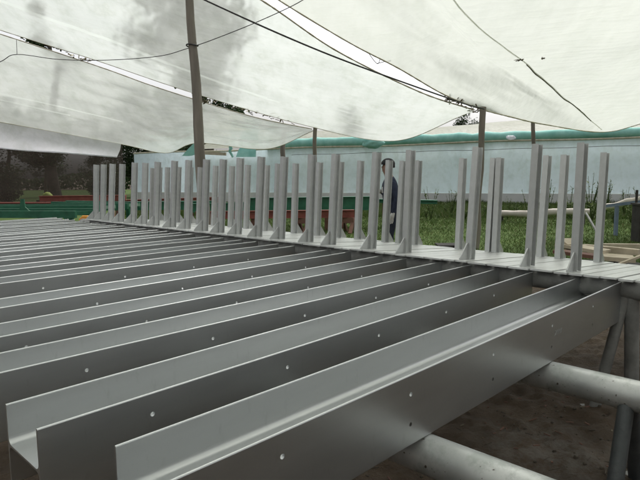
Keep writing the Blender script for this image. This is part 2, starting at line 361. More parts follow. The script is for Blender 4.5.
# ------------------------------------------------------------------ stacked H beams lying on their sides
LB = 12.74*D; BH = 1.0*D; TF = .034*D; TW = .026*D; ZW = .50*BH
def beam_mesh():
    b = MB()
    holes = []
    for hx in (1.35, 3.65, 5.95, 8.3, 10.5):
        for hz in (.305, .725):
            holes.append((hx*D, hz*BH))
    hr = .030*D; n = 18
    re = TF/2; outer = [(0, re), (LB, re), (LB, BH-re), (0, BH-re)]
    rings = [[(cx+hr*math.cos(2*math.pi*k/n), cz+hr*math.sin(2*math.pi*k/n)) for k in range(n)] for cx, cz in holes]
    loops = [[Vector((x, z, 0)) for x, z in outer]] + [[Vector((x, z, 0)) for x, z in reversed(rg)] for rg in rings]
    flat = [p for l in loops for p in l]
    tris = tessellate_polygon(loops)
    for y0, y1 in ((0, TF), (D-TF, D)):
        for y in (y0, y1):
            if y0 == 0: b.add([(p.x, y, p.y) for p in flat], [tuple(t) for t in tris])
            else: b.add([(x, y, z) for x, z in outer], [(0,1,2,3)])
        # rim with a hair of rounding on the long edges
        q4 = [(x, y0, z) for x, z in outer]+[(x, y1, z) for x, z in outer]
        b.add(q4, [(1,2,6,5),(3,0,4,7)])
        for zc, sg in ((BH-re, 1), (re, -1)):
            arc = [((y0+y1)/2-re*math.cos(math.pi*k/6), zc+sg*re*math.sin(math.pi*k/6)) for k in range(7)]
            b.add([(0, y, z) for y, z in arc]+[(LB, y, z) for y, z in arc], [(k, k+1, 7+k+1, 7+k) for k in range(6)], True)
            for x in (0, LB): b.add([(x, y, z) for y, z in arc], [tuple(range(7))])
        for rg in (rings if y0 == 0 else []):
            b.add([(x, y0, z) for x, z in rg]+[(x, y1, z) for x, z in rg], [(k, (k+1)%n, n+(k+1)%n, n+k) for k in range(n)], True)
    # web with root fillets
    rf = .085*D; q = 7
    def fil(yc, zc, a0, a1): return [(yc+rf*math.cos(a0+(a1-a0)*k/q), zc+rf*math.sin(a0+(a1-a0)*k/q)) for k in range(q+1)]
    yl, yr = TF, D-TF; zu, zd = ZW+TW/2, ZW-TW/2
    top = fil(yl+rf, zu+rf, math.pi, 1.5*math.pi) + fil(yr-rf, zu+rf, 1.5*math.pi, 2*math.pi)
    bot = fil(yr-rf, zd-rf, 0, .5*math.pi) + fil(yl+rf, zd-rf, .5*math.pi, math.pi)
    for poly in (top, bot):
        nn = len(poly)
        b.add([(0, y, z) for y, z in poly]+[(LB, y, z) for y, z in poly], [(k, k+1, nn+k+1, nn+k) for k in range(nn-1)], True)
    poly = top+bot
    for x in (0, LB): b.add([(x, y, z) for y, z in poly], [tuple(range(len(poly)))])
    return b.mesh('steel_beam', M['steel'], fix=False)
bmesh_ = beam_mesh()
ZB = CAMZ - H*D - BH
tn = [4.21, 6.16, 8.40, 10.35, 12.70, 15.70, 17.85, 20.1, 22.35, 24.6, 26.9, 29.1, 31.3, 33.6, 35.9, 38.1]
tf_ = [4.17, 6.35, 8.24, 10.43, 12.80, 15.48, 17.72, 20.0, 22.4, 24.6, 26.8, 29.15, 31.35, 33.6, 35.85, 38.1]
ends = [15.08, 14.68, 14.80, 14.58, 14.6, 14.43, 14.45, 14.4, 14.5, 14.45, 14.5, 14.4, 14.5, 14.45, 14.4, 14.5]
for i in range(16):
    o = bpy.data.objects.new('steel_beam', bmesh_); COL.objects.link(o)
    s0 = ends[i]-12.74
    dy = math.atan2(tf_[i]-tn[i], 12.2)
    tt = tn[i]+(tf_[i]-tn[i])*(s0-2.3)/12.3
    p = yard(s0, tt, ZB+(random.uniform(-.002, .002) if i > 1 else 0)); o.location = p
    o.rotation_euler = (0, 0, ROTZ+dy)
    lab = ('nearest silver H beam lying on its side, with bolt holes in its whole outer flange' if i == 0 else
           'second nearest silver H beam lying on its side, its open end showing at lower left' if i == 1 else
           'third nearest silver H beam in the flat row of long beams' if i == 2 else
           'farthest silver H beam of the flat row, beside the green frames' if i == 15 else
           '%s silver H beam of the flat row, counted from the front' % ORD[i+1])
    tag(o, lab, 'steel beam', 'silver H beams laid flat in a row')
    if i == 0:
        cu = bpy.data.curves.new('mark', 'FONT'); cu.body = '2HHI'; cu.size = .036; cu.extrude = .0004; cu.shear = .25; cu.space_character = 1.15
        tmp = bpy.data.objects.new('tmp', cu); COL.objects.link(tmp)
        dg = bpy.context.evaluated_depsgraph_get(); me = bpy.data.meshes.new_from_object(tmp.evaluated_get(dg))
        bpy.data.objects.remove(tmp)
        me.materials.clear(); me.materials.append(M['chalk'])
        me.transform(Matrix.Rotation(math.pi/2, 4, 'X'))
        c = bpy.data.objects.new('chalk_mark', me); COL.objects.link(c); c.parent = o
        c.location = ((10.75-s0)*D, -.0006, .50*BH); c['label'] = 'faint white handwritten mark on the outer flange'

# ------------------------------------------------------------------ pipe trestles
def trestle(s, t0, t1, ztop, rad, stations, label, legm='leg', spread=.20, zend=None, railm='pipe', side=False):
    root = empty('pipe_trestle', yard(s, (t0+t1)/2))
    off = yard(s, (t0+t1)/2)
    zc = ztop-rad; ze = (zend if zend else ztop)-rad
    b = MB(); n = 24
    b.tube([yard(s, t0+(t1-t0)*k/n, zc+(ze-zc)*k/n)-off for k in range(n+1)], rad, 28)
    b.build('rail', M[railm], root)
    for t in stations:
        zl = zc+(ze-zc)*(t-t0)/(t1-t0)
        for sg in (-1, 1):
            top = yard(s+sg*.14, t, zl-rad*.55)-off; foot = yard(s+sg*(.14+spread/D), t+.05*sg, .02)-off
            if side: top, foot = (yard(s, t, zl-rad*.55)-off, yard(s+.1, t-.1, .02)-off) if sg < 0 else (yard(s-.05, t+.14, zl-rad*.55)-off, yard(s-.42, t+.60, .02)-off)
            l = MB(); l.tube([top, foot], .042 if side and sg < 0 else .034, 14); lo = l.build('leg', M[legm], root)
            fm = MB(); fm.box((foot.x, foot.y, .012), (.13, .13, .016)); fm.build('foot', M['leg_light'], lo)
    return tag(root, label, 'trestle', 'pipe trestles under the steel')
ZT = ZB-.001
trestle(6.42, .4, 40, ZT, .28*D, (2.2, 12, 22, 32, 39), 'worn grey pipe trestle under the near part of the long beams')
trestle(10.68, .2, 40, ZT, .28*D, (2.8, 13, 23, 33, 39), 'worn grey pipe trestle under the far part of the long beams')
ZD0 = CAMZ-2.575*D            # top of the frames' bases at their front posts
def zd(s): return ZD0-.075*(s-15.13)*D
BASEH = .012
trestle(14.95, .8, 36, zd(14.95)-BASEH-.002, .25*D, (3.98, 12.5, 22, 31), 'grey pipe trestle carrying the front ends of the upright frames', 'leg_light', .16, None, 'leg_light', True)  # rail takes the darker leg paint to stand for shade under the deck
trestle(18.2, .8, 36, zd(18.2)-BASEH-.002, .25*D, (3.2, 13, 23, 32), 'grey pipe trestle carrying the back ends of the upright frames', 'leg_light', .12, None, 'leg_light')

# ------------------------------------------------------------------ L and U shaped frames with upright H posts
PW, PD, PT = .182*D, .30*D, .024*D
S0, SF, SR, S1 = 14.42, 14.95, 18.66, 19.4
def post_mesh(h, base, PW=PW, PD=PD):
    b = MB()
    b.box((PT/2, 0, h/2), (PT, PW, h)); b.box((PD-PT/2, 0, h/2), (PT, PW, h))
    b.box((PD/2, 0, h/2-.0005), (PD-2*PT, PT*.8, h-.001))
    return b.mesh('post', M['post'], fix=False)
def gusset_mesh(sg):
    g = MB(); L = .44*D; a = .012
    g.prism([(0, -.004, 0), (sg*L, -.004, 0), (sg*L, -.004, a), (sg*a, -.004, L*1.12), (0, -.004, L*1.12)], (0, .008, 0))
    return g.mesh('gusset', M['post'])
def base_mesh(y0, y1, l):
    b = MB(); t = BASEH
    k = max(1, round((y1-y0)/(.46*D)))
    for q in range(k):
        a, c = y0+(y1-y0)*q/k+.006, y0+(y1-y0)*(q+1)/k-.006; dz = random.uniform(-.003, 0)
        b.box((l/2+random.uniform(-.006,.006), (a+c)/2, -t/2+dz), (l, c-a, t))
    b.box((l*.5, (y0+y1)/2, -t-.0075), (l*.06, (y1-y0)*.9, .009))
    return b.mesh('base', M['deck'])
pmF = [post_mesh(3.36*D*k, 0) for k in (1, .995, 1.006)]; PWR, PDR = .182*D, .29*D
pmR = [post_mesh(3.44*D*k, 0, PWR, PDR) for k in (1, .99, 1.006)]
gF, gR = gusset_mesh(-1), gusset_mesh(1)
TILT = .075
frames = []      # (t front or None, t rear or None)
FR = [(None,3.1),(None,3.8),(None,4.55),(5.40,None),(None,6.04),(6.64,None),(None,7.27),(None,7.9),(8.49,None),(None,9.54),(None,9.80),
      (10.8,11.04),(12.3,None),(None,13.07),(None,13.85),(14.2,14.57),(15.4,16.1),(17.05,17.3),(18.5,18.63),(19.9,20.24),(21.2,21.6),
      (22.5,22.47),(24.0,24.04),(25.35,25.45),(27.0,27.06),(28.3,28.6),(29.5,29.6),(31.0,31.0),(32.3,32.3),(33.4,33.3),(34.35,34.2)]
ncount = {'f': 0, 'r': 0, 'u': 0}
# widths fill the room between neighbours
mids = [((a if a else b)+(b if b else a))/2 for a, b in FR]
for i, (tf0, tr0) in enumerate(FR):
    lo = (mids[i]+mids[i-1])/2 if i else mids[i]-.35
    hi = (mids[i+1]+mids[i])/2 if i < len(FR)-1 else mids[i]+.5
    both = tf0 is not None and tr0 is not None
    ta = tf0 if tf0 is not None else tr0; tb = tr0 if tr0 is not None else tf0
    L = (S1-S0)*D; mt_ = mids[i]
    root = empty('post_frame', yard(S0, mt_, zd(S0)+random.uniform(-.002,.002)), (0, TILT, ROTZ))
    bo = bpy.data.objects.new('base', base_mesh((lo-mt_)*D, (hi-mt_)*D, L)); COL.objects.link(bo); bo.parent = root
    if tf0 is not None:
        p = bpy.data.objects.new('post', random.choice(pmF)); COL.objects.link(p); p.parent = root; p.location = ((SF-S0)*D, (tf0-mt_)*D, .0005)
        p.rotation_euler = (random.gauss(0,.006), random.gauss(0,.006), random.gauss(0,.02))
        q = bpy.data.objects.new('gusset', gF); COL.objects.link(q); q.parent = root; q.location = ((SF-S0)*D-.0005, (tf0-mt_)*D, .0005)
    if tr0 is not None:
        p = bpy.data.objects.new('post', random.choice(pmR)); COL.objects.link(p); p.parent = root; p.location = ((SR-S0)*D, (tr0-mt_)*D, .0005)
        p.rotation_euler = (random.gauss(0,.006), random.gauss(0,.006), random.gauss(0,.02))
        q = bpy.data.objects.new('gusset', gR); COL.objects.link(q); q.parent = root; q.location = ((SR-S0)*D+PDR+.0005, (tr0-mt_)*D, .0005)
    if both:
        k = ncount['u'] = ncount['u']+1
        lab = 'silver frame with a post at each end, %s such frame from the right' % ORD[k]
        if i == len(FR)-1: lab = 'leftmost silver steel frame with two posts, beside the shade net'
    elif tf0 is not None:
        k = ncount['f'] = ncount['f']+1
        lab = 'silver frame with one post at its near end, %s such frame from right' % ORD[k]
    else:
        k = ncount['r'] = ncount['r']+1
        lab = 'silver frame with one post at its far end, %s such frame from right' % ORD[k]
    tag(root, lab, 'steel frame', 'silver post frames standing side by side')

# ------------------------------------------------------------------ plastic roof
def cr(p0, p1, p2, p3, t):
    return .5*((2*p1)+(p2-p0)*t+(2*p0-5*p1+4*p2-p3)*t*t+(3*p1-p0-3*p2+p3)*t**3)
def spline(pts, t):
    n = len(pts)-1; x = min(max(t*n, 0), n-1e-6); i = int(x); f = x-i
    a = pts[i-1] if i else pts[0]*2-pts[1]; d = pts[i+2] if i+2 <= n else pts[n]*2-pts[n-1]
    return cr(a, pts[i], pts[i+1], d, f)
def patch(C, nu, nv, rip=.02, seed=0, sag=0.0):
    P = []
    for i in range(nu+1):
        u = i/nu; ctrl = None; row = []
        cols = [spline([r[j] for r in C], u) for j in range(len(C[0]))]
        for j in range(nv+1):
            v = j/nv; p = spline(cols, v)
            e = min(1, 6*min(u, 1-u, v, 1-v))
            p = p + Vector((0, 0, e*(rip*noise.fractal(Vector((u*7+seed, v*5, seed)), 1, 2, 3) + rip*.22*noise.fractal(Vector((u*9+v*22+seed, v*6-u*5, seed)), 1, 2, 3) - sag*math.sin(math.pi*u)*math.sin(math.pi*v))))
            row.append(p)
        P.append(row)
    return P
def A(l): return [at(*q) if len(q) == 3 else Vector(q[1:]) for q in l]
def sheet(name, C, mat, label, nu=40, nv=60, rip=.02, seed=0, sag=0, parts=()):
    P = patch(C, nu, nv, rip, seed, sag)
    b = MB(); b.grid(P)
    for row, v1 in parts:      # the film is single, and so clearer, along these welded strips
        for j in range(int(nv*v1)): b.mi[row*nv+j] = 1
    o = b.build(name, [mat, M['film_strip']], fix=False)
    tag(o, label, 'roof sheet', 'milky plastic roof sheets')
    return o, P
def strip_along(P, uv, half, name, mat, parent, lift=-.012):
    # a narrow ribbon of film welded to the underside of a sheet
    nu, nv = len(P)-1, len(P[0])-1
    def S(u, v):
        x, y = min(max(u*nu, 0), nu-1e-5), min(max(v*nv, 0), nv-1e-5); i, j = int(x), int(y); a, c = x-i, y-j
        return (P[i][j]*(1-a)+P[i+1][j]*a)*(1-c)+(P[i][j+1]*(1-a)+P[i+1][j+1]*a)*c
    n = 50; pts = [S(*[q[0]+(q[1]-q[0])*0 for q in ()]) if False else None for _ in ()]
    path = [spline([Vector((a, c, 0)) for a, c in uv], k/n) for k in range(n+1)]
    pts = [S(q.x, q.y) for q in path]
    b = MB(); rows = []
    for k, p in enumerate(pts):
        d = (pts[min(k+1, n)]-pts[max(k-1, 0)]).normalized(); sd_ = d.cross((p-CAM).normalized()).normalized()
        hw = half*(1+.35*noise.noise(Vector((k*.4, half*50, 2))))
        rows.append([p+sd_*hw+Vector((0,0,lift)), p+Vector((0,0,lift*1.6)), p-sd_*hw+Vector((0,0,lift))])
    b.grid(rows); return b.build(name, mat, parent, fix=False)
def hem(P, edge, rad, name, mat, parent):
    nu, nv = len(P)-1, len(P[0])-1
    pts = {'u0': P[0], 'u1': P[-1], 'v0': [r[0] for r in P], 'v1': [r[-1] for r in P]}[edge]
    b = MB(); b.tube(pts, [rad*(1+.5*noise.noise(Vector((k*.7, rad*90, 0)))) for k in range(len(pts))], 6); return b.build(name, mat, parent)

# left sheet: from the first gap down to the back eave
CA = [A([(-150,-14,12.4),(0,34,12.8),(100,67,13.2),(150,85,13.5),(200,101,13.8),(258,118,14.1),(312,129,14.5)]),
      A([(-150,30,14),(0,66,14.5),(105,95,15),(156,112,15.3),(200,119,15.5),(262,129,15.6),(312,130,15)]),
      A([(-150,70,15.4),(0,97,15.8),(112,122,16.5),(162,136,16.8),(199,134,16.8),(265,140,16.6),(313,130,15.5)]),
      A([(-150,96,16.4),(0,122,16.8),(118,143.5,17.5),(166,153,18),(198,143,17.6),(266,149,17.4),(314,130.5,15.8)])]
oA, PA = sheet('roof_sheet', CA, M['film_clear'], 'milky plastic roof sheet over the back left, left of the thin bright gap', seed=1, nu=70, nv=150, rip=.035, parts=[(43,.36),(49,.26)])
hem(PA, 'u0', .012, 'hem', M['hem'], oA); hem(PA, 'u1', .011, 'hem', M['hem'], oA)
# middle sheet: between the two gaps
v0 = A([(-150,-20,12.2),(0,30,12.6),(95,60,12.9),(190,92,13.4),(300,124,14.3),(392,141,14),(471,112,11.3)])
v3 = A([(0,-190,7.5),(90,-105,8),(180,-45,8.5),(262,.5,9),(337,51,9.8),(420,92,10.7),(474,110,11.2)])
CB = [v0, [a.lerp(c, .33)+Vector((0,0,-.02)) for a, c in zip(v0, v3)], [a.lerp(c, .66)+Vector((0,0,-.02)) for a, c in zip(v0, v3)], v3]
oB, PB = sheet('roof_sheet', CB, M['film_clear'], 'milky plastic roof sheet between the two bright gaps, behind the tall pole', seed=5, nu=80, nv=150, rip=.04, parts=[(20,.62),(21,.60),(47,.2)])
hem(PB, 'u0', .009, 'hem', M['hem'], oB); hem(PB, 'u1', .013, 'hem', M['hem'], oB)
# right sheet
CC = [A([(483,110,11.2),(507,116,12),(545,124.5,13),(605,132,14.5),(660,119,14),(800,90,13)]),
      A([(445,95,10.8),(475,92,11),(525,97,11.8),(577,108,13),(665,92,12.6),(820,60,12)]),
      A([(398,68,10),(440,62,10.2),(490,68,10.8),(548,83,11.6),(660,62,11.2),(840,20,11)]),
      A([(350,43,9.4),(400,32,9.3),(455,36,9.7),(519,58,10.4),(670,25,9.8),(870,-30,9.5)]),
      A([(278,-.5,8.6),(340,-22,8.3),(410,-20,8.5),(478,12,9),(680,-40,8.3),(900,-100,8)]),
      A([(205,-50,8),(280,-90,7.4),(370,-95,7.4),(455,-60,7.6),(700,-130,7),(980,-210,6.5)]),
      A([(130,-110,7.5),(220,-180,6.6),(330,-190,6.4),(440,-170,6.4),(720,-260,5.6),(1050,-340,5.2)])]
oC, PC = sheet('roof_sheet', CC, M['film'], 'bright milky plastic roof sheet over the right side, with a dirty seam', seed=9, nu=100, nv=110, rip=.045)
strip_along(PC, [(.74,.56),(.5,.6),(.333,.6),(.167,.6),(.02,.6)], .010, 'seam', M['seam'], oC)
strip_along(PC, [(.47,.603),(.333,.6),(.25,.6),(.167,.605),(.09,.603)], .010, 'dirty_seam', M['dirtseam'], oC, lift=-.03)
hem(PC, 'v0', .012, 'hem', M['hem'], oC); hem(PC, 'u0', .014, 'hem', M['hem'], oC)
def litter(px, py, Y, w_, n=30):
    c = at(px, py, Y); b = MB()
    for _ in range(n):
        q = Vector((random.gauss(0,w_), random.gauss(0,w_*.4), random.gauss(0,w_*.22)))
        a = random.uniform(0,3.14); d = Vector((math.cos(a), math.sin(a), random.uniform(-.4,.4)))*random.uniform(.02,.06)
        b.bar(q-d*.7, q+d*.7, random.uniform(.010,.02), .008)
    o = b.build('leaf_litter', M['dirt']); o.location = c; return o
tag(litter(519,60,10.25,.035,16), 'small dark clump of dead leaves caught at the end of the dirty roof seam', 'leaf litter')
tag(litter(543,58.5,10.4,.02,7), 'tiny dark clump of dead leaves on the roof, right of the dirty seam', 'leaf litter')
# unseen overhead sheet added above and behind the viewer to cut direct sky
CD = [[Vector((x, y, 4.7+.5*math.cos(x*.5)-.25*((y-1)/6)**2)) for x in (-9,-5,-1,3,7,10)] for y in (-6,-2,2,5.6)]
P = patch(CD, 24, 30, .03, 13); b = MB(); b.grid(P)
tag(b.build('roof_sheet', M['film'], fix=False), 'unseen milky plastic sheet added overhead to cut direct sky light', 'roof sheet', 'milky plastic roof sheets')
# hanging flap on the left
CFp = [A([(-150,96,16.3),(0,122.5,16.7),(60,133,17),(121,144,17.4)]), A([(-150,112,16.2),(0,136,16.6),(60,144,16.9),(120,150,17.3)]), A([(-150,128,16.25),(0,148,16.6),(60,152.5,16.95),(117,157,17.3)])]
P = patch(CFp, 14, 40, .03, 21); b = MB(); b.grid(P)
o = b.build('hanging_flap', M['flap'], fix=False); tag(o, 'white plastic flap hanging along the eave above the brown shade net', 'plastic flap')
hem(P, 'u1', .02, 'hem', M['flap'], o)
# shade net
n0, n1 = at(-330,180,19), at(124,180,19.6)
b = MB(); rows = []
for i in range(25):
    z = .35+(3.35-.35)*i/24
    rows.append([Vector((n0.x+(n1.x-n0.x)*j/60, n0.y+(n1.y-n0.y)*j/60+.05*math.sin(j*1.1)+.04*noise.noise(Vector((j*.3, i*.3, 0))), z)) for j in range(61)])
b.grid(rows); o = b.build('shade_net', M['net'], fix=False); tag(o, 'brown see-through shade net hanging along the left side', 'shade net')
# unseen net added behind the viewer to keep sky light off the beams
b = MB(); rows = []
for i in range(9): rows.append([Vector((-9+.4*j, -6.5+.05*math.sin(j*1.1), .05+4.2*i/8)) for j in range(50)])
b.grid(rows); o = b.build('shade_net', M['net'], fix=False); tag(o, 'unseen brown net added behind the viewer to block sky light', 'shade net')
# ------------------------------------------------------------------ poles, wires
def pole(px0, py0, px1, py1, Y, r0, r1, label, z_to=0.0, name='timber_pole', mat='pole', group='poles holding up the roof'):
    a = at(px0, py0, Y); c = at(px1, py1, Y)      # visible top and a lower visible point
    d = (c-a); base = a + d*((a.z-z_to)/(a.z-c.z))
    n = 14; b = MB()
    b.tube([(base.lerp(a, k/n) - base)+Vector((.012*math.sin(k*.9), .012*math.cos(k*1.3), 0)) for k in range(n+1)], [r0+(r1-r0)*k/n for k in range(n+1)], 14, jitter=.05)
    o = b.build(name, M[mat]); o.location = base
    return tag(o, label, 'pole', group)
tp = pole(188.5, -22, 201, 165, 9.3, .098, .062, 'tall leaning weathered timber pole rising behind the left of the frames')
tb = MB(); c = at(192.3, 45.5, 9.3) - tp.location
tb.tube([c+Vector((.092*math.cos(a), .092*math.sin(a), .006*math.sin(2*a))) for a in [k*.3142 for k in range(21)]], .012, 6); tb.build('wire_tie', M['wire'], tp)
pole(315.3, 127, 314, 200, 14.4, .055, .05, 'thin dark pole at the meeting corner of the left and middle roof sheets')
pole(483.3, 107, 478.5, 200, 11.1, .062, .058, 'grey pole under the dark junction of the middle and right roof sheets')
pole(533, 121, 536, 200, 15, .055, .05, 'thin grey pole under the eave of the right roof sheet')
pole(283, 143, 283, 155, 27, .12, .12, 'short dark pole behind the eave lobe, left end of the teal roll')
def cable(name, pts, r, label):
    n = 60; P = [spline([at(*q) for q in pts], k/n) for k in range(n+1)]
    b = MB(); b.tube(P, r, 6); return tag(b.build(name, M['wire']), label, 'wire' if r < .012 else 'cable')
cable('black_cable', [(150,-30,7.6),(205,0,7.9),(330,55,8.8),(455,100.5,10.4),(484,109,11)], .0125, 'black cable slung diagonally under the middle roof sheet')
cable('thin_wire', [(-40,82,9.5),(0,62,9.5),(17,54.5,9.4),(60,59.5,9.3),(110,60,9.25),(160,56,9.2),(189,48,9.19)], .006, 'thin wire running from the left edge to the tall pole')
cable('thin_wire', [(195,46,9.19),(212,40,9.1),(250,25,8.8),(288,8,8.5),(310,-4,8.2)], .006, 'thin wire rising right from the tall pole towards the bright gap')
cable('thin_wire', [(16.5,40,11.6),(16.8,48,10.5),(17,54.5,9.42)], .006, 'short wire hanging from the left roof gap to a longer wire')
cable('thin_wire', [(365,48,9.85),(377,63.5,9.9),(381,56,9.8)], .005, 'v-shaped wire tie across the wide bright roof gap')
cable('thin_wire', [(377,63.5,9.9),(391,60,9.85)], .005, 'short wire tie in the wide bright roof gap, right of the v-shaped tie')
# dark scraps where the sheets are tied along the valleys
def scraps(name, a, c, n, wd, label, mats):
    b = MB(); pa, pc = at(*a), at(*c)
    for k in range(n):
        q = pa.lerp(pc, random.random())-pa+Vector((random.gauss(0,.03),random.gauss(0,.03),random.gauss(0,.035)))
        d = Vector((random.gauss(0,1),random.gauss(0,1),random.gauss(0,.5))).normalized()*random.uniform(.02,.065)
        b.cur = random.randrange(len(mats)); b.bar(q-d, q+d, random.uniform(.02,wd), .012)
    o = b.build(name, [M[x] for x in mats]); o.location = pa; return tag(o, label, 'leaf litter', 'dead leaves caught between roof sheets')
scraps('leaf_litter', (60,50,13), (92,61.5,13.1), 18, .04, 'dead leaves caught at the upper left of the thin roof gap', ['dirt','dirt','hem'])
scraps('leaf_litter', (200,99,13.7), (292,122,14.3), 46, .045, 'long line of dead leaves in the thin roof gap, right of the tall pole', ['dirt','dirt','hem'])
scraps('leaf_litter', (445,97,10.85), (480,111.5,11.2), 46, .028, 'dark leafy clutter at the lower end of the wide bright roof gap', ['dirt','dirt','wallpale'])

# ------------------------------------------------------------------ far plastic wall and the next shelter
WL, WR = at(135,176,36), at(760,170,22.6)
WL.z = WR.z = 0
def wall_at(f, z, off=0): 
    q = WL.lerp(WR, f); nrm = Vector((-(WR-WL).y, (WR-WL).x, 0)).normalized(); return q+nrm*off+Vector((0,0,z))
b = MB(); rows = []
for i in range(21):
    rows.append([wall_at(j/100, .55+2.42*i/20 + .03*math.sin(j*.21)*(i/20), .05*noise.noise(Vector((j*.25, i*.1, 1)))) for j in range(101)])
b.grid(rows); o = b.build('plastic_wall', M['wallfilm'], fix=False); tag(o, 'long pale blue plastic film wall of the shelter behind the frames', 'plastic wall')
b = MB(); p0, p1 = wall_at(0,.275,.02), wall_at(1,.275,.02); b.bar(p0, p1, .08, .54); b.build('skirt', M['wallpale'], o)
b = MB(); b.tube([wall_at(k/40, 2.99+.03*math.sin(k*.525*1.0), -.03) for k in range(41)], .045, 8); b.build('top_rail', M['hem'], o)
tag((lambda b_: (b_.tube([wall_at(.35+.65*k/60, 2.62+.05*math.sin(k*.6)*.3, -.12) for k in range(61)], .012, 6), b_.build('thin_wire', M['wire']))[1])(MB()), 'thin wire strung along the upper part of the blue plastic wall', 'wire')
# rolled teal tarpaulin
b = MB(); f0, f1 = .30, 1.0
pts = [wall_at(f0+(f1-f0)*k/70, 3.26-.07*(k/70)+.03*noise.noise(Vector((k*.35,0,0))), .15) for k in range(71)]
b.tube(pts, [(.27-.08*(k/70))*(1+.34*noise.noise(Vector((k*.5, 5, 0)))) for k in range(71)], 18, jitter=.03)
tag(b.build('tarpaulin_roll', M['teal']), 'long rolled-up teal tarpaulin lying along the top of the blue plastic wall', 'tarpaulin')
def lump(name, px, py, Y, sx, sz, mat, label, cat):
    bm = bmesh.new(); bmesh.ops.create_icosphere(bm, subdivisions=3, radius=1)
    for v in bm.verts:
        k = 1+.28*noise.fractal(v.co*1.7+Vector((px,0,0)), 1, 2, 3); v.co = Vector((v.co.x*sx, v.co.y*sz, v.co.z*sz))*k
    me = bpy.data.meshes.new(name); bm.to_mesh(me); bm.free(); me.materials.append(M[mat])
    for p in me.polygons: p.use_smooth = True
    o = bpy.data.objects.new(name, me); COL.objects.link(o); o.location = at(px, py, Y); return tag(o, label, cat)
lump('tarpaulin_bundle', 511, 137.5, 26.3, .22, .10, 'flap', 'white bundled plastic tied against the teal roll by the thin grey pole', 'bundle')
lump('tied_bundle', 373, 143, 28.4, .5, .26, 'teal', 'crumpled knot of teal tarpaulin below the middle eave point', 'bundle')
# roof of the shelter behind
CE = [[wall_at(f, 3.15, .5) for f in (-.02,.132,.3,.5,.7,.85,1.0)], [wall_at(f, 3.75+.12*math.sin(f*30), 2.2) for f in (-.02,.132,.3,.5,.7,.85,1.0)], [wall_at(f, 4.25+.22*math.sin(f*22), 4.4) for f in (-.02,.132,.3,.5,.7,.85,1.0)]]
CE = [[p for p in r[1:]] for r in CE]
P = patch(CE, 16, 60, .06, 31); b = MB(); b.grid(P); tag(b.build('roof_sheet', M['cream'], fix=False), 'cream plastic roof of the next shelter beyond the blue wall', 'roof sheet')
# teal scrap and rafters at the left of it
b = MB(); c0 = at(222,152,31)
P = [[at(236,157,30.5), at(241,157,30.5), at(256,157,30.5)], [at(238,151,30.6), at(244,150.5,30.6), at(256,149,30.6)], [at(241,146,30.7), at(247,144.5,30.7), at(256,144.5,30.7)]]
b.grid(patch(P, 10, 10, .05, 3)); tag(b.build('tarpaulin_scrap', M['teal'], fix=False), 'teal tarpaulin scrap hanging left of the long teal roll', 'tarpaulin')
b = MB(); P = [[at(182,156,32), at(190,156,32), at(194.5,155,32)], [at(187,150,32), at(191,149,32), at(194.5,146,32)], [at(191,146,32), at(193,144,32), at(194.5,142,32)]]
b.grid(patch(P, 8, 8, .03, 4)); tag(b.build('tarpaulin_scrap', M['teal'], fix=False), 'small teal tarpaulin corner just left of the tall timber pole', 'tarpaulin')
b = MB(); b.tube([at(229.5,143.5,30.4), at(231,149,30.4), at(229.5,151,30.4), at(233,157,30.4)], [.07,.10,.07,.06], 8); tag(b.build('tarpaulin_strip', M['teal']), 'narrow twisted teal strip hanging on the cream film', 'tarpaulin')
b = MB(); b.bar(at(196,152.5,31.5), at(226,154,31), .12, .18); tag(b.build('rafter', M['plank']), 'short sawn rafter right of the tall timber pole', 'rafter')
b = MB(); b.bar(at(197,140,31.5), at(221,141,31), .12, .14); tag(b.build('rafter', M['dark']), 'dark rafter above the sawn one, right of the tall pole', 'rafter')

# ------------------------------------------------------------------ trees
def tree_parts(seed, h, rad, nleaf, shape, lsz=.30):
    rnd = random.Random(seed)
    tr = MB(); base = .22+.012*h
    n = 9; pts = [Vector((.25*math.sin(k*.7+seed), .2*math.cos(k*.9+seed), h*.82*k/n)) for k in range(n+1)]
    pts[0] = Vector((pts[0].x, pts[0].y, 0))
    tr.tube(pts, [base*(1-.85*k/n) for k in range(n+1)], 9)
    tips = []
    for k in range(15):
        f = rnd.uniform(.22, .98); q = spline(pts, f); a = rnd.uniform(0, 6.28)
        prof = {'broad': math.sin(math.pi*min(1, .15+f*.8))**.6, 'cone': 1.1-f*.95, 'col': .8}[shape]
        L = rad*prof*rnd.uniform(.6, 1.05)
        e = q+Vector((math.cos(a)*L, math.sin(a)*L, L*rnd.uniform(.05, .55)))
        mid = q.lerp(e, .5)+Vector((0,0,-.06*L)); rr = base*(1-.8*f)*.5
        tr.tube([q, mid, e], [rr, rr*.6, rr*.18], 6); tips += [e, q.lerp(e, .72), q.lerp(e, .45)]
    tips.append(pts[-1]); tips.append(pts[-1]+Vector((0,0,h*.1)))
    cl = MB(); clumps = [(t+Vector((rnd.gauss(0,.25),rnd.gauss(0,.25),rnd.gauss(0,.25)))*rad*.3, rad*rnd.uniform(.16,.36)) for t in tips for _ in (0,1)]
    for k in range(nleaf):
        c, r = rnd.choice(clumps); d = Vector((rnd.gauss(0,1),rnd.gauss(0,1),rnd.gauss(0,.75))).normalized()*r*(rnd.random()**.45)
        p = c+d
        if p.z < h*.12: continue
        a = Vector((rnd.gauss(0,1),rnd.gauss(0,1),rnd.gauss(0,.6))).normalized(); bb = a.cross(Vector((rnd.gauss(0,1),rnd.gauss(0,1),rnd.gauss(0,1)))).normalized()
        s = lsz*rnd.uniform(.5,1.2)
        cl.add([p-a*s*.5, p+bb*s*.24, p+a*s*.5, p-bb*s*.24], [(0,1,2,3)])
    return tr.mesh('trunk', M['bark'], fix=False), cl.mesh('crown', M['leaf'], fix=False)
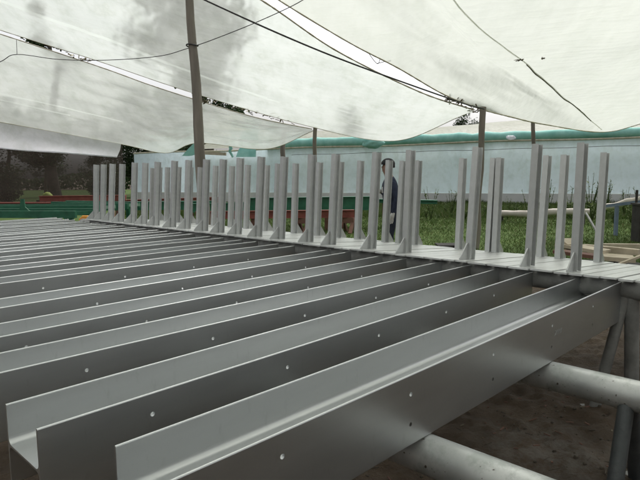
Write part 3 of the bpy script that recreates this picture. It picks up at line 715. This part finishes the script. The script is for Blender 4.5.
TV = [tree_parts(3, 12, 3.6, 9000, 'broad'), tree_parts(11, 14, 2.6, 8000, 'cone'), tree_parts(23, 10, 3.2, 9000, 'broad'), tree_parts(31, 13, 1.9, 6000, 'col'), tree_parts(41, 12.5, 3.4, 13000, 'broad', .30), tree_parts(43, 9, 3.0, 2600, 'broad', .42)]
def bush_mesh(seed, h, rad, n):
    rnd = random.Random(seed); tr = MB(); cl = MB(); cs = []
    for k in range(9):
        a = rnd.uniform(0, 6.28); f = rnd.uniform(.3, 1); e = Vector((math.cos(a)*rad*f*.7, math.sin(a)*rad*f*.7, h*rnd.uniform(.35, .85)))
        tr.tube([(0,0,0), e*.5+Vector((0,0,.1*h)), e], [.07,.05,.015], 6); cs += [(e, rad*rnd.uniform(.25,.5)), (e*.55, rad*rnd.uniform(.3,.5))]
    for k in range(n):
        c, r = rnd.choice(cs); d = Vector((rnd.gauss(0,1),rnd.gauss(0,1),rnd.gauss(0,.8))).normalized()*r*rnd.random()**.45; p = c+d
        if p.z < .02: continue
        a = Vector((rnd.gauss(0,1),rnd.gauss(0,1),rnd.gauss(0,.6))).normalized(); bb = a.cross(Vector((rnd.gauss(0,1),rnd.gauss(0,1),rnd.gauss(0,1)))).normalized(); s = .24*rnd.uniform(.5,1.2)
        cl.add([p-a*s*.5, p+bb*s*.26, p+a*s*.5, p-bb*s*.26], [(0,1,2,3)])
    return tr.mesh('stem', M['bark'], fix=False), cl.mesh('crown', M['leaf'], fix=False)
BV = [bush_mesh(2, 3.6, 1.9, 6000), bush_mesh(9, 2.8, 2.2, 6000)]
def bush(px, Y, kind, scale, label):
    q = at(px, 176, Y); root = empty('bush', (q.x, q.y, 0), (0, 0, random.uniform(0, 6.28))); root.scale = (scale,)*3
    for nm, me in zip(('stem', 'crown'), BV[kind]):
        o = bpy.data.objects.new(nm, me); COL.objects.link(o); o.parent = root
    return tag(root, label, 'bush', 'bushes beyond the shade net')
bush(6, 29, 0, .66, 'dark bush at the far left behind the shade net')
bush(110, 30, 0, .66, 'dark bush behind the right end of the shade net')
def tree(px, Y, kind, scale, label):
    q = at(px, 176, Y); root = empty('tree', (q.x, q.y, 0), (0, 0, random.uniform(0, 6.28))); root.scale = (scale,)*3
    for nm, me in zip(('trunk', 'crown'), TV[kind]):
        o = bpy.data.objects.new(nm, me); COL.objects.link(o); o.parent = root
    return tag(root, label, 'tree', 'trees beyond the shelter')
tree(-60, 34, 0, .62, 'dark bushy tree beyond the shade net, outside the left edge of view')
tree(8, 36, 2, .62, 'dark broad tree behind the far left of the shade net')
tree(46, 44, 0, .42, 'low rounded tree seen through the middle of the shade net')
tree(97, 40, 0, .40, 'small tree at the right end of the shade net')
tree(118, 46, 2, .66, 'dark tree in the opening right of the white flap')
tree(152, 50, 0, .52, 'dark tree just above the left end of the blue wall')
tree(184, 54, 2, .60, 'dark leafy tree just left of the tall timber pole')
tree(55, 32, 3, .95, 'bushy tree whose shape shows through the left roof sheet')
tree(138, 43, 2, .70, 'bushy tree showing through the left roof sheet, left of the tall pole')
tree(203, 43, 4, 1.62, 'tall tree whose crown shows through the middle roof film')
tree(352, 38, 5, .80, 'conifer showing faintly through the lower part of the middle roof sheet')
tree(463, 52, 0, .62, 'distant tree behind the dark junction of the roof sheets')
b = MB(); P = []
for i in range(2):
    P.append([Vector((-90+4*j, 75+6*math.sin(j*.3), (0 if i == 0 else 3.0+1.1*noise.noise(Vector((j*.4,0,0)))))) for j in range(56)])
bb = MB()
rnd = random.Random(5)
for k in range(22000):
    x = rnd.uniform(-70, 90); zt = 1.7+.7*noise.noise(Vector((x*.12,3,0))); z = zt*rnd.random()**.7; y = 72+rnd.gauss(0,1.4)
    a = Vector((rnd.gauss(0,1),rnd.gauss(0,1),rnd.gauss(0,1))).normalized(); c = a.cross(Vector((rnd.gauss(0,1),rnd.gauss(0,1),rnd.gauss(0,1)))).normalized(); s = rnd.uniform(.25,.6)
    p = Vector((x,y,z)); bb.add([p-a*s*.5, p+c*s*.3, p+a*s*.5, p-c*s*.3], [(0,1,2,3)])
tag(bb.build('hedge', M['leaf'], fix=False), 'far dark hedgerow closing the field beyond the shelters', 'hedge', kind='stuff')

# ------------------------------------------------------------------ green and red steelwork in the background
def bars(name, mat, label, cat, group, segs, loc, parts=()):
    root = empty(name, loc)
    for pn, mt_, lst in segs:
        b = MB()
        for p0, p1, w_, h_ in lst: b.bar(Vector(p0)-Vector(loc), Vector(p1)-Vector(loc), w_, h_)
        b.build(pn, M[mt_], root)
    return tag(root, label, cat, group)
def gl(px, Y): q = at(px, 200, Y); return Vector((q.x, q.y, 0))
# left: stacked green frames in front of the net
def ladder_frame(px0, py0, Y0, px1, py1, Y1, depth, label, nr=6, mats=('green','green')):
    a0, a1 = at(px0, py0, Y0), at(px1, py1, Y1); off = Vector((.1, depth, 0))
    loc = (a0.x, a0.y, 0); segs = [('chord', mats[0], [(a0, a1, .09, .16)]), ('chord', mats[0], [(a0+off, a1+off, .09, .16)])]
    rungs = []
    for k in range(nr):
        p = a0.lerp(a1, (k+.4)/nr); q = a0.lerp(a1, min(1,(k+1.0)/nr))+off; segs.append(('brace', mats[1], [(p, q, .05, .08)]))
    for f in (.08, .92):
        p = a0.lerp(a1, f)+off*.5; segs.append(('leg', mats[0], [((p.x,p.y,0),(p.x,p.y,p.z-.06),.09,.09)]))
    return bars(name='green_truss', mat=None, label=label, cat='truss', group='green painted frames stacked outside', segs=segs, loc=loc)
ladder_frame(-120,214,13.0, 76,214.5,12.6, .9, 'long green painted steel frame lying behind the far end of the beams')
ladder_frame(-30,209,14.5, 100,208.5,14.2, .8, 'green painted frame with pale braces, lying behind the first green frame', 5, ('green','palegreen'))
ladder_frame(52,204.5,16, 128,206,15.5, .7, 'short green frame stacked at the right of the pile, below the shade net', 4, ('green','palegreen'))
p = at(23.5,212,12.9); b = MB(); b.prism([(-.10,0,0),(.16,0,0),(.04,0,.12),(.03,0,.30),(-.05,0,.30)], (0,.03,0))
o = b.build('green_bracket', M['green']); o.location = p; tag(o, 'small upright green bracket standing on the green frame', 'bracket')
a, c = at(-120,206.5,17.5), at(60,206,17.5)
bars('red_beam', None, 'long red oxide beam behind the green frames at far left', 'steel beam', 'red primed beams', [('web','red',[(a,c,.06,.20)]), ('flange','red',[(a+Vector((0,0,.11)),c+Vector((0,0,.11)),.18,.02)]), ('prop','rust',[((a.lerp(c,f).x,a.lerp(c,f).y,0),(a.lerp(c,f).x,a.lerp(c,f).y,a.z-.11),.12,.12) for f in (.3,.9)])], (a.x,a.y,0))
a, c = at(40,199,18.6), at(126,198,18.4)
bars('red_beam', None, 'red oxide beam below the right end of the shade net', 'steel beam', 'red primed beams', [('web','red',[(a,c,.06,.16)]), ('flange','red',[(a+Vector((0,0,.09)),c+Vector((0,0,.09)),.16,.02)]), ('prop','rust',[((a.lerp(c,f).x,a.lerp(c,f).y,0),(a.lerp(c,f).x,a.lerp(c,f).y,a.z-.09),.12,.12) for f in (.1,.9)])], (a.x,a.y,0))
# lime sack and orange strap
bm = bmesh.new(); bmesh.ops.create_uvsphere(bm, u_segments=16, v_segments=10, radius=1)
for v in bm.verts:
    v.co = Vector((v.co.x*.17*(1.15-.35*v.co.z), v.co.y*.15, .14+v.co.z*.14))*(1+.08*noise.noise(v.co*2))
me = bpy.data.meshes.new('sack'); bm.to_mesh(me); bm.free(); me.materials.append(M['lime'])
for p_ in me.polygons: p_.use_smooth = True
q = at(47.5,199,21); o = bpy.data.objects.new('lime_sack', me); COL.objects.link(o); o.location = (q.x,q.y,at(47.5,199.5,21).z); tag(o, 'lime green sack sitting above the green and red steel at left', 'sack')
b = MB(); zz = at(47.5,199.5,21).z; b.box((0,0,(zz-.01)/2),(.6,.5,zz-.01)); o = b.build('timber_block', M['dark']); o.location = (q.x,q.y,0); tag(o, 'dark block under the lime green sack', 'block')
b = MB(); q = at(85,220.5,10.6); b.tube([Vector((-.10,0,0)),Vector((-.03,.02,.05)),Vector((.05,0,.055)),Vector((.11,.02,0))],[.03,.05,.045,.03],8)
o = b.build('orange_strap', M['orange']); o.location = q; tag(o, 'crumpled orange lifting strap by the leftmost frame', 'strap')
b = MB(); b.box((0,0,(q.z-.03)/2),(.7,.3,q.z-.03)); o = b.build('timber_block', M['plank']); o.location = (q.x,q.y,0); tag(o, 'pale timber block under the orange strap', 'block')
# middle: red trestles with green beams on top, behind the frames
def htrestle(px, Y, z, label, dx=.9):
    q = gl(px, Y); t = Vector((q.x,q.y,0)); u = (WR-WL).normalized(); n_ = Vector((-u.y,u.x,0))
    segs = [('top_rail','rust',[(t-u*dx/2+Vector((0,0,z-.07)), t+u*dx/2+Vector((0,0,z-.07)), .12, .14)])]
    for sg in (-1,1):
        for s2 in (-1,1): segs.append(('leg','rust',[(t+u*sg*dx*.42+n_*s2*.25, t+u*sg*dx*.40+n_*s2*.05+Vector((0,0,z-.14)), .08, .08)]))
    return bars('rusty_trestle', None, label, 'trestle', 'rusty trestles on the grass', segs, (q.x,q.y,0))
for px, Y, lb in ((212,14.5,'rusty trestle farthest left behind the frames'),(258,14.5,'rusty trestle standing second from the left behind the frames'),(303,14.5,'rusty trestle behind the middle of the frames'),(348,14.5,'rusty trestle nearest the worker, on the grass')):
    htrestle(px, Y, .40, lb, .35)
a, c = at(196,215,14.5), at(354,212.5,14.5); a.z = c.z = .502
bars('red_beam', None, 'long red oxide beam lying across the rusty trestles', 'steel beam', 'red primed beams', [('web','red',[(a,c,.05,.16)]), ('flange','red',[(a+Vector((0,0,.09)),c+Vector((0,0,.09)),.14,.02),(a-Vector((0,0,.09)),c-Vector((0,0,.09)),.14,.02)])], (a.x,a.y,0))
for (px0,py0,Y0,px1,py1,Y1,lb,wh) in ((246,204.5,15.3,376,203,15.1,'deep green painted beam behind the middle frames, ending at the worker',.32),(300,199,16.2,437,202,15.8,'long thin green painted beam reaching right past the worker',.06),(186,208,16.6,300,206,16.6,'green painted beam lying low behind the long red beam',.22)):
    a, c = at(px0,py0,Y0), at(px1,py1,Y1)
    props = [((a.lerp(c,f).x,a.lerp(c,f).y,0),(a.lerp(c,f).x,a.lerp(c,f).y,a.lerp(c,f).z-wh/2-.025),.1,.1) for f in (.05,.4,.62)]
    bars('green_beam', None, lb, 'steel beam', 'green painted beams', [('web','green',[(a,c,.06,wh)]), ('flange','green',[(a+Vector((0,0,wh/2+.012)),c+Vector((0,0,wh/2+.012)),.2,.024)]), ('flange','green',[(a-Vector((0,0,wh/2+.012)),c-Vector((0,0,wh/2+.012)),.2,.024)]), ('prop','rust',props)], (a.x,a.y,0))
a, c = at(90,215,17), at(215,211,17); a.z = c.z = .62
bars('green_beam', None, 'green painted beam behind the leftmost upright frames', 'steel beam', 'green painted beams', [('web','green',[(a,c,.06,.24)]), ('flange','green',[(a+Vector((0,0,.13)),c+Vector((0,0,.13)),.2,.025)]), ('prop','rust',[((a.lerp(c,f).x,a.lerp(c,f).y,0),(a.lerp(c,f).x,a.lerp(c,f).y,a.z-.12),.1,.1) for f in (.1,.55,.95)])], (a.x,a.y,0))
a, c = at(100,204,20), at(225,200,20)
bars('red_beam', None, 'red oxide beam at the foot of the left end of the blue wall', 'steel beam', 'red primed beams', [('web','red',[(a,c,.06,.2)]), ('flange','red',[(a+Vector((0,0,.11)),c+Vector((0,0,.11)),.18,.02)]), ('prop','rust',[((a.lerp(c,f).x,a.lerp(c,f).y,0),(a.lerp(c,f).x,a.lerp(c,f).y,a.lerp(c,f).z-.1),.12,.12) for f in (.1,.55,.95)])], (a.x,a.y,0))

# ------------------------------------------------------------------ right: log rail, blue frame, timbers, weeds
q0, q1 = at(494,214.5,17.3), at(590,211,16.2); b = MB()
b.tube([q0.lerp(q1, k/14)+Vector((0,.03*math.sin(k),.02*math.sin(k*.8))) for k in range(15)], [.095+.012*math.sin(k*1.7) for k in range(15)], 12, jitter=.04)
lg = b.build('log_rail', M['log']); tag(lg, 'pale stripped log lying as a low rail along the grass', 'log')
for f in (.08,.5,.93):
    p = q0.lerp(q1, f); b = MB(); b.tube([(p.x,p.y,0),(p.x,p.y,p.z-.07)], .07, 10); b.build('support', M['dark'], lg)
a, c = at(606,206,13.4), at(650,200.5,12.6); root = empty('blue_rail', (a.x,a.y,0)); L0 = Vector((a.x,a.y,0))
b = MB(); b.bar(a-L0, c-L0, .06, .07); b.build('rail', M['bluepaint'], root)
for px in (617.5, 648):
    f = (px-606)/44; p = a.lerp(c, f); b = MB(); b.bar(Vector((p.x,p.y,0))-L0, p-Vector((0,0,.035))-L0, .07, .07); b.build('leg', M['bluepaint'], root)
tag(root, 'blue grey painted rail on legs at the right edge', 'rail')
a, c = at(602,208.5,14), at(655,195,12.9); b = MB()
b.tube([a.lerp(c,k/8)+Vector((0,0,.02*math.sin(k*2))) for k in range(9)], .075, 10, jitter=.05); o = b.build('log', M['log']); tag(o, 'pale log resting aslant over the blue rail at right edge', 'log')
pq = at(637,190,12.2); b = MB(); b.tube([(0,0,0),(0,0,pq.z)], .028, 8); o = b.build('iron_stake', M['dark']); o.location = (pq.x,pq.y,0); tag(o, 'thin dark stake at the right edge behind the blue rail', 'stake')
pq = at(640,205,12.0); b = MB(); b.box((0,0,pq.z/2),(.16,.3,pq.z)); b.box((0,0,pq.z+.02),(.22,.34,.04)); o = b.build('box_post', M['dark']); o.location=(pq.x,pq.y,0); tag(o, 'dark box post cut by the right edge', 'post')
a, c = at(586,213,12.5), at(598,234,11.6); b = MB(); b.bar(a, c, .035, .035); tag(b.build('slanting_stick', M['leg_light']), 'slanting thin grey bar between the two rightmost posts', 'bar')
# timber pile
def plank(px0,py0,px1,py1,Y0,Y1,w_,h_,lb,mat='plank'):
    a, c = at(px0,py0,Y0), at(px1,py1,Y1); b = MB(); n=8
    b.bar(a,c,w_,h_)
    o = b.build('timber_plank', M[mat]); return tag(o, lb, 'plank', 'sawn timbers in the pile behind the frames')
plank(560,244,606,252,8.9,8.3,.30,.05,'wide pale plank at the left of the timber pile')
plank(566,241,574,247,8.9,8.7,.24,.10,'short block end standing at the left of the timber pile')
plank(583,247,640,252.5,8.9,8.2,.12,.09,'long pale squared timber running right across the pile')
plank(594,256,634,259,8.2,8.0,.40,.06,'wide beige board at the front right of the timber pile')
plank(640,246,597,245.5,9.4,9.6,.10,.07,'thin pale pole at the back of the timber pile')
plank(646,254,604,270,7.6,7.2,.035,.03,'thin pale stick slanting down to the right end of the frames')
plank(555,251,600,257,8.4,8.0,.22,.05,'broken brownish plank under the front of the pile','rust')
tb_ = MB(); zt = .50
for k,(px,Y) in enumerate(((566,8.7),(598,8.5),(632,8.35))):
    p = gl(px,Y); b = MB(); zz = at(px,258,Y).z-.07; b.box((0,0,zz/2),(.28,.6,zz)); o = b.build('timber_block', M['dark']); o.location=p
    tag(o, ['dark block under the left of the timber pile','dark block under the middle of the timber pile','dark block under the right of the timber pile'][k], 'block', 'blocks under the timber pile')
p = gl(448,8.9); zz = at(448,245.5,8.9).z; b = MB(); b.box((0,0,zz/2),(.30,.3,zz)); b.box((0,0,zz+.012),(.34,.34,.02)); o = b.build('dark_crate', M['dark']); o.location=p; tag(o, 'dark low crate on the grass just behind the deck, right of the worker', 'crate')
# weeds along the wall
wd0 = random.Random(4)
def weed_mesh(seed, hgt):
    r_ = random.Random(seed); b = MB()
    for k in range(9):
        a = r_.uniform(0,6.28); l = hgt*r_.uniform(.5,1); tip = Vector((math.cos(a)*l*.25, math.sin(a)*l*.25, l)); b.tube([(0,0,0), tip*.5+Vector((0,0,.05*l)), tip], [.012,.009,.004], 5)
        for m_ in range(14):
            f = r_.uniform(.25,1); p = tip*f; d = Vector((r_.gauss(0,1),r_.gauss(0,1),r_.gauss(.3,.5))).normalized(); s = r_.uniform(.05,.16); e = d.cross(Vector((0,0,1))).normalized()
            b.add([p, p+d*s*.5+e*s*.16, p+d*s, p+d*s*.5-e*s*.16], [(0,1,2,3)])
    return b.mesh('weed', M['weed'], fix=False)
WM = [weed_mesh(k, h_) for k, h_ in enumerate((.8,1.1,.6,1.3))]
for k in range(26):
    px = 405+(k%26)*9.6+wd0.uniform(-4,4); Y = wd0.uniform(18.5,21.5)-(px-400)*.012
    q = gl(px,Y); o = bpy.data.objects.new('weed', WM[k%4]); COL.objects.link(o); o.location = q; o.rotation_euler=(0,0,wd0.uniform(0,6.28)); o.scale=(wd0.uniform(.8,1.2)*(.75 if px<520 else 1),)*3
    tag(o, 'tall leafy weed in the unmown strip in front of the blue plastic wall', 'weed', 'weeds along the blue wall')

# ------------------------------------------------------------------ worker between the posts
def person(loc, rz):
    V, E_, Rd = [], [], []
    def v(p, r): V.append(p); Rd.append(r); return len(V)-1
    def e(a, b_): E_.append((a, b_))
    pel = v((0,0,.93),.145); wa = v((.0,0,1.08),.135); ch = v((.03,0,1.26),.15); sh = v((.02,0,1.40),.115); nk = v((.045,0,1.47),.06); h0 = v((.06,0,1.54),.078); h1 = v((.065,0,1.61),.094); h2 = v((.05,0,1.68),.078)
    for a_, b_ in ((pel,wa),(wa,ch),(ch,sh),(sh,nk),(nk,h0),(h0,h1),(h1,h2)): e(a_, b_)
    ns = v((.155,0,1.60),.02); e(h1, ns)
    for sg in (-1,1):
        hp = v((0,sg*.09,.87),.10); kn = v((.03+.03*sg,sg*.10,.49),.062); an = v((-.02+.04*sg,sg*.10,.09),.042); to = v((.14+.04*sg,sg*.115,.04),.035)
        e(pel,hp); e(hp,kn); e(kn,an); e(an,to)
        s_ = v((.02,sg*.17,1.39),.065); e(sh,s_)
        if sg > 0:      # arm hanging beside the hip
            el = v((-.03,.225,1.13),.045); wr = v((.02,.215,.92),.03); pm = v((.04,.212,.85),.034); ax = Vector((.25,0,-.97)); cv = Vector((.5,0,-.85)); o0 = Vector((.04,.212,.85)); sd_ = Vector((.97,0,.25))
        else:           # forearm raised in front of the chest
            el = v((.0,-.235,1.13),.045); wr = v((.13,-.13,1.22),.03); pm = v((.18,-.09,1.24),.034); ax = Vector((.4,.8,.2)).normalized(); cv = Vector((-.3,.8,-.3)).normalized(); o0 = Vector((.18,-.09,1.24)); sd_ = Vector((.2,-.1,.95)).normalized()
        e(s_,el); e(el,wr); e(wr,pm)
        for k in range(4):
            b0 = o0+ax*.05+sd_*(k-1.5)*.021; l = (.032,.038,.036,.028)[k]
            f1 = v(tuple(b0),.010); f2 = v(tuple(b0+ax*l),.009); f3 = v(tuple(b0+ax*l+cv*l*.8),.008); e(pm,f1); e(f1,f2); e(f2,f3)
        t0 = o0+sd_*.042+ax*.012; t1 = v(tuple(t0),.011); t2 = v(tuple(t0+ax*.032+sd_*.012),.009); e(pm,t1); e(t1,t2)
    me = bpy.data.meshes.new('person'); me.from_pydata(V, E_, []); 
    o = bpy.data.objects.new('tmp_person', me); COL.objects.link(o)
    sk = o.modifiers.new('skin','SKIN'); sk.use_smooth_shade = True
    if not me.skin_vertices: me.skin_vertices.new()
    for i, d in enumerate(me.skin_vertices[0].data): d.radius = (Rd[i],Rd[i]); d.use_root = (i == 0)
    ss = o.modifiers.new('sub','SUBSURF'); ss.levels = 2; ss.render_levels = 2
    dg = bpy.context.evaluated_depsgraph_get(); m2 = bpy.data.meshes.new_from_object(o.evaluated_get(dg)); bpy.data.objects.remove(o)
    m2.name = 'person'; m2.materials.clear()
    for k in ('skin','shirt','jeans','dark','glove'): m2.materials.append(M[k])
    for p in m2.polygons:
        c = p.center; p.use_smooth = True
        p.material_index = 3 if c.z < .10 else 4 if (c.y > .17 and c.z < .91) or (c.x > .145 and c.y < .12 and 1.1 < c.z < 1.36) else 2 if c.z < .95 and c.y < .175 else 0 if c.z > 1.47 else 1
    po = bpy.data.objects.new('person', m2); COL.objects.link(po); po.location = loc; po.rotation_euler = (0,0,rz)
    # hair and cap, eyes, ears
    hb = bmesh.new(); bmesh.ops.create_uvsphere(hb, u_segments=20, v_segments=12, radius=.103)
    bmesh.ops.delete(hb, geom=[q for q in hb.verts if q.co.z < -.05 or (q.co.x > .02 and q.co.z < .03)], context='VERTS')
    hm = bpy.data.meshes.new('hair'); hb.to_mesh(hm); hb.free(); hm.materials.append(M['cap'])
    ho = bpy.data.objects.new('hair', hm); COL.objects.link(ho); ho.parent = po; ho.location = (.05,0,1.63)
    cb = MB(); rows = []
    for i in range(8):
        a = i/7*math.pi/2; rows.append([Vector((.058+.112*math.cos(a)*math.cos(k*2*math.pi/20), .105*math.cos(a)*math.sin(k*2*math.pi/20), 1.655+.10*math.sin(a))) for k in range(21)])
    cb.grid(rows); brim = [(.13,-.085,1.66),(.19,-.075,1.655),(.245,-.03,1.645),(.245,.03,1.645),(.19,.075,1.655),(.13,.085,1.66)]
    cb.prism(brim, (0,0,.008)); co_ = cb.build('cap', M['cap'], po)
    eb = MB()
    for sg in (-1,1): eb.tube([(.143,sg*.035,1.615),(.153,sg*.034,1.615)], .010, 8); eb.tube([(.055,sg*.088,1.62),(.045,sg*.108,1.61)], .024, 8)
    eb.tube([(.142,-.022,1.555),(.147,0,1.554),(.142,.022,1.555)], .006, 6); eb.build('face_features', M['skin'], po)
    return po
q = at(391.5,200,8.85)
po = person((q.x,q.y,.0), math.pi+.1)
tag(po, 'worker in dark cap and navy clothes, standing half hidden behind the posts, facing left', 'person')
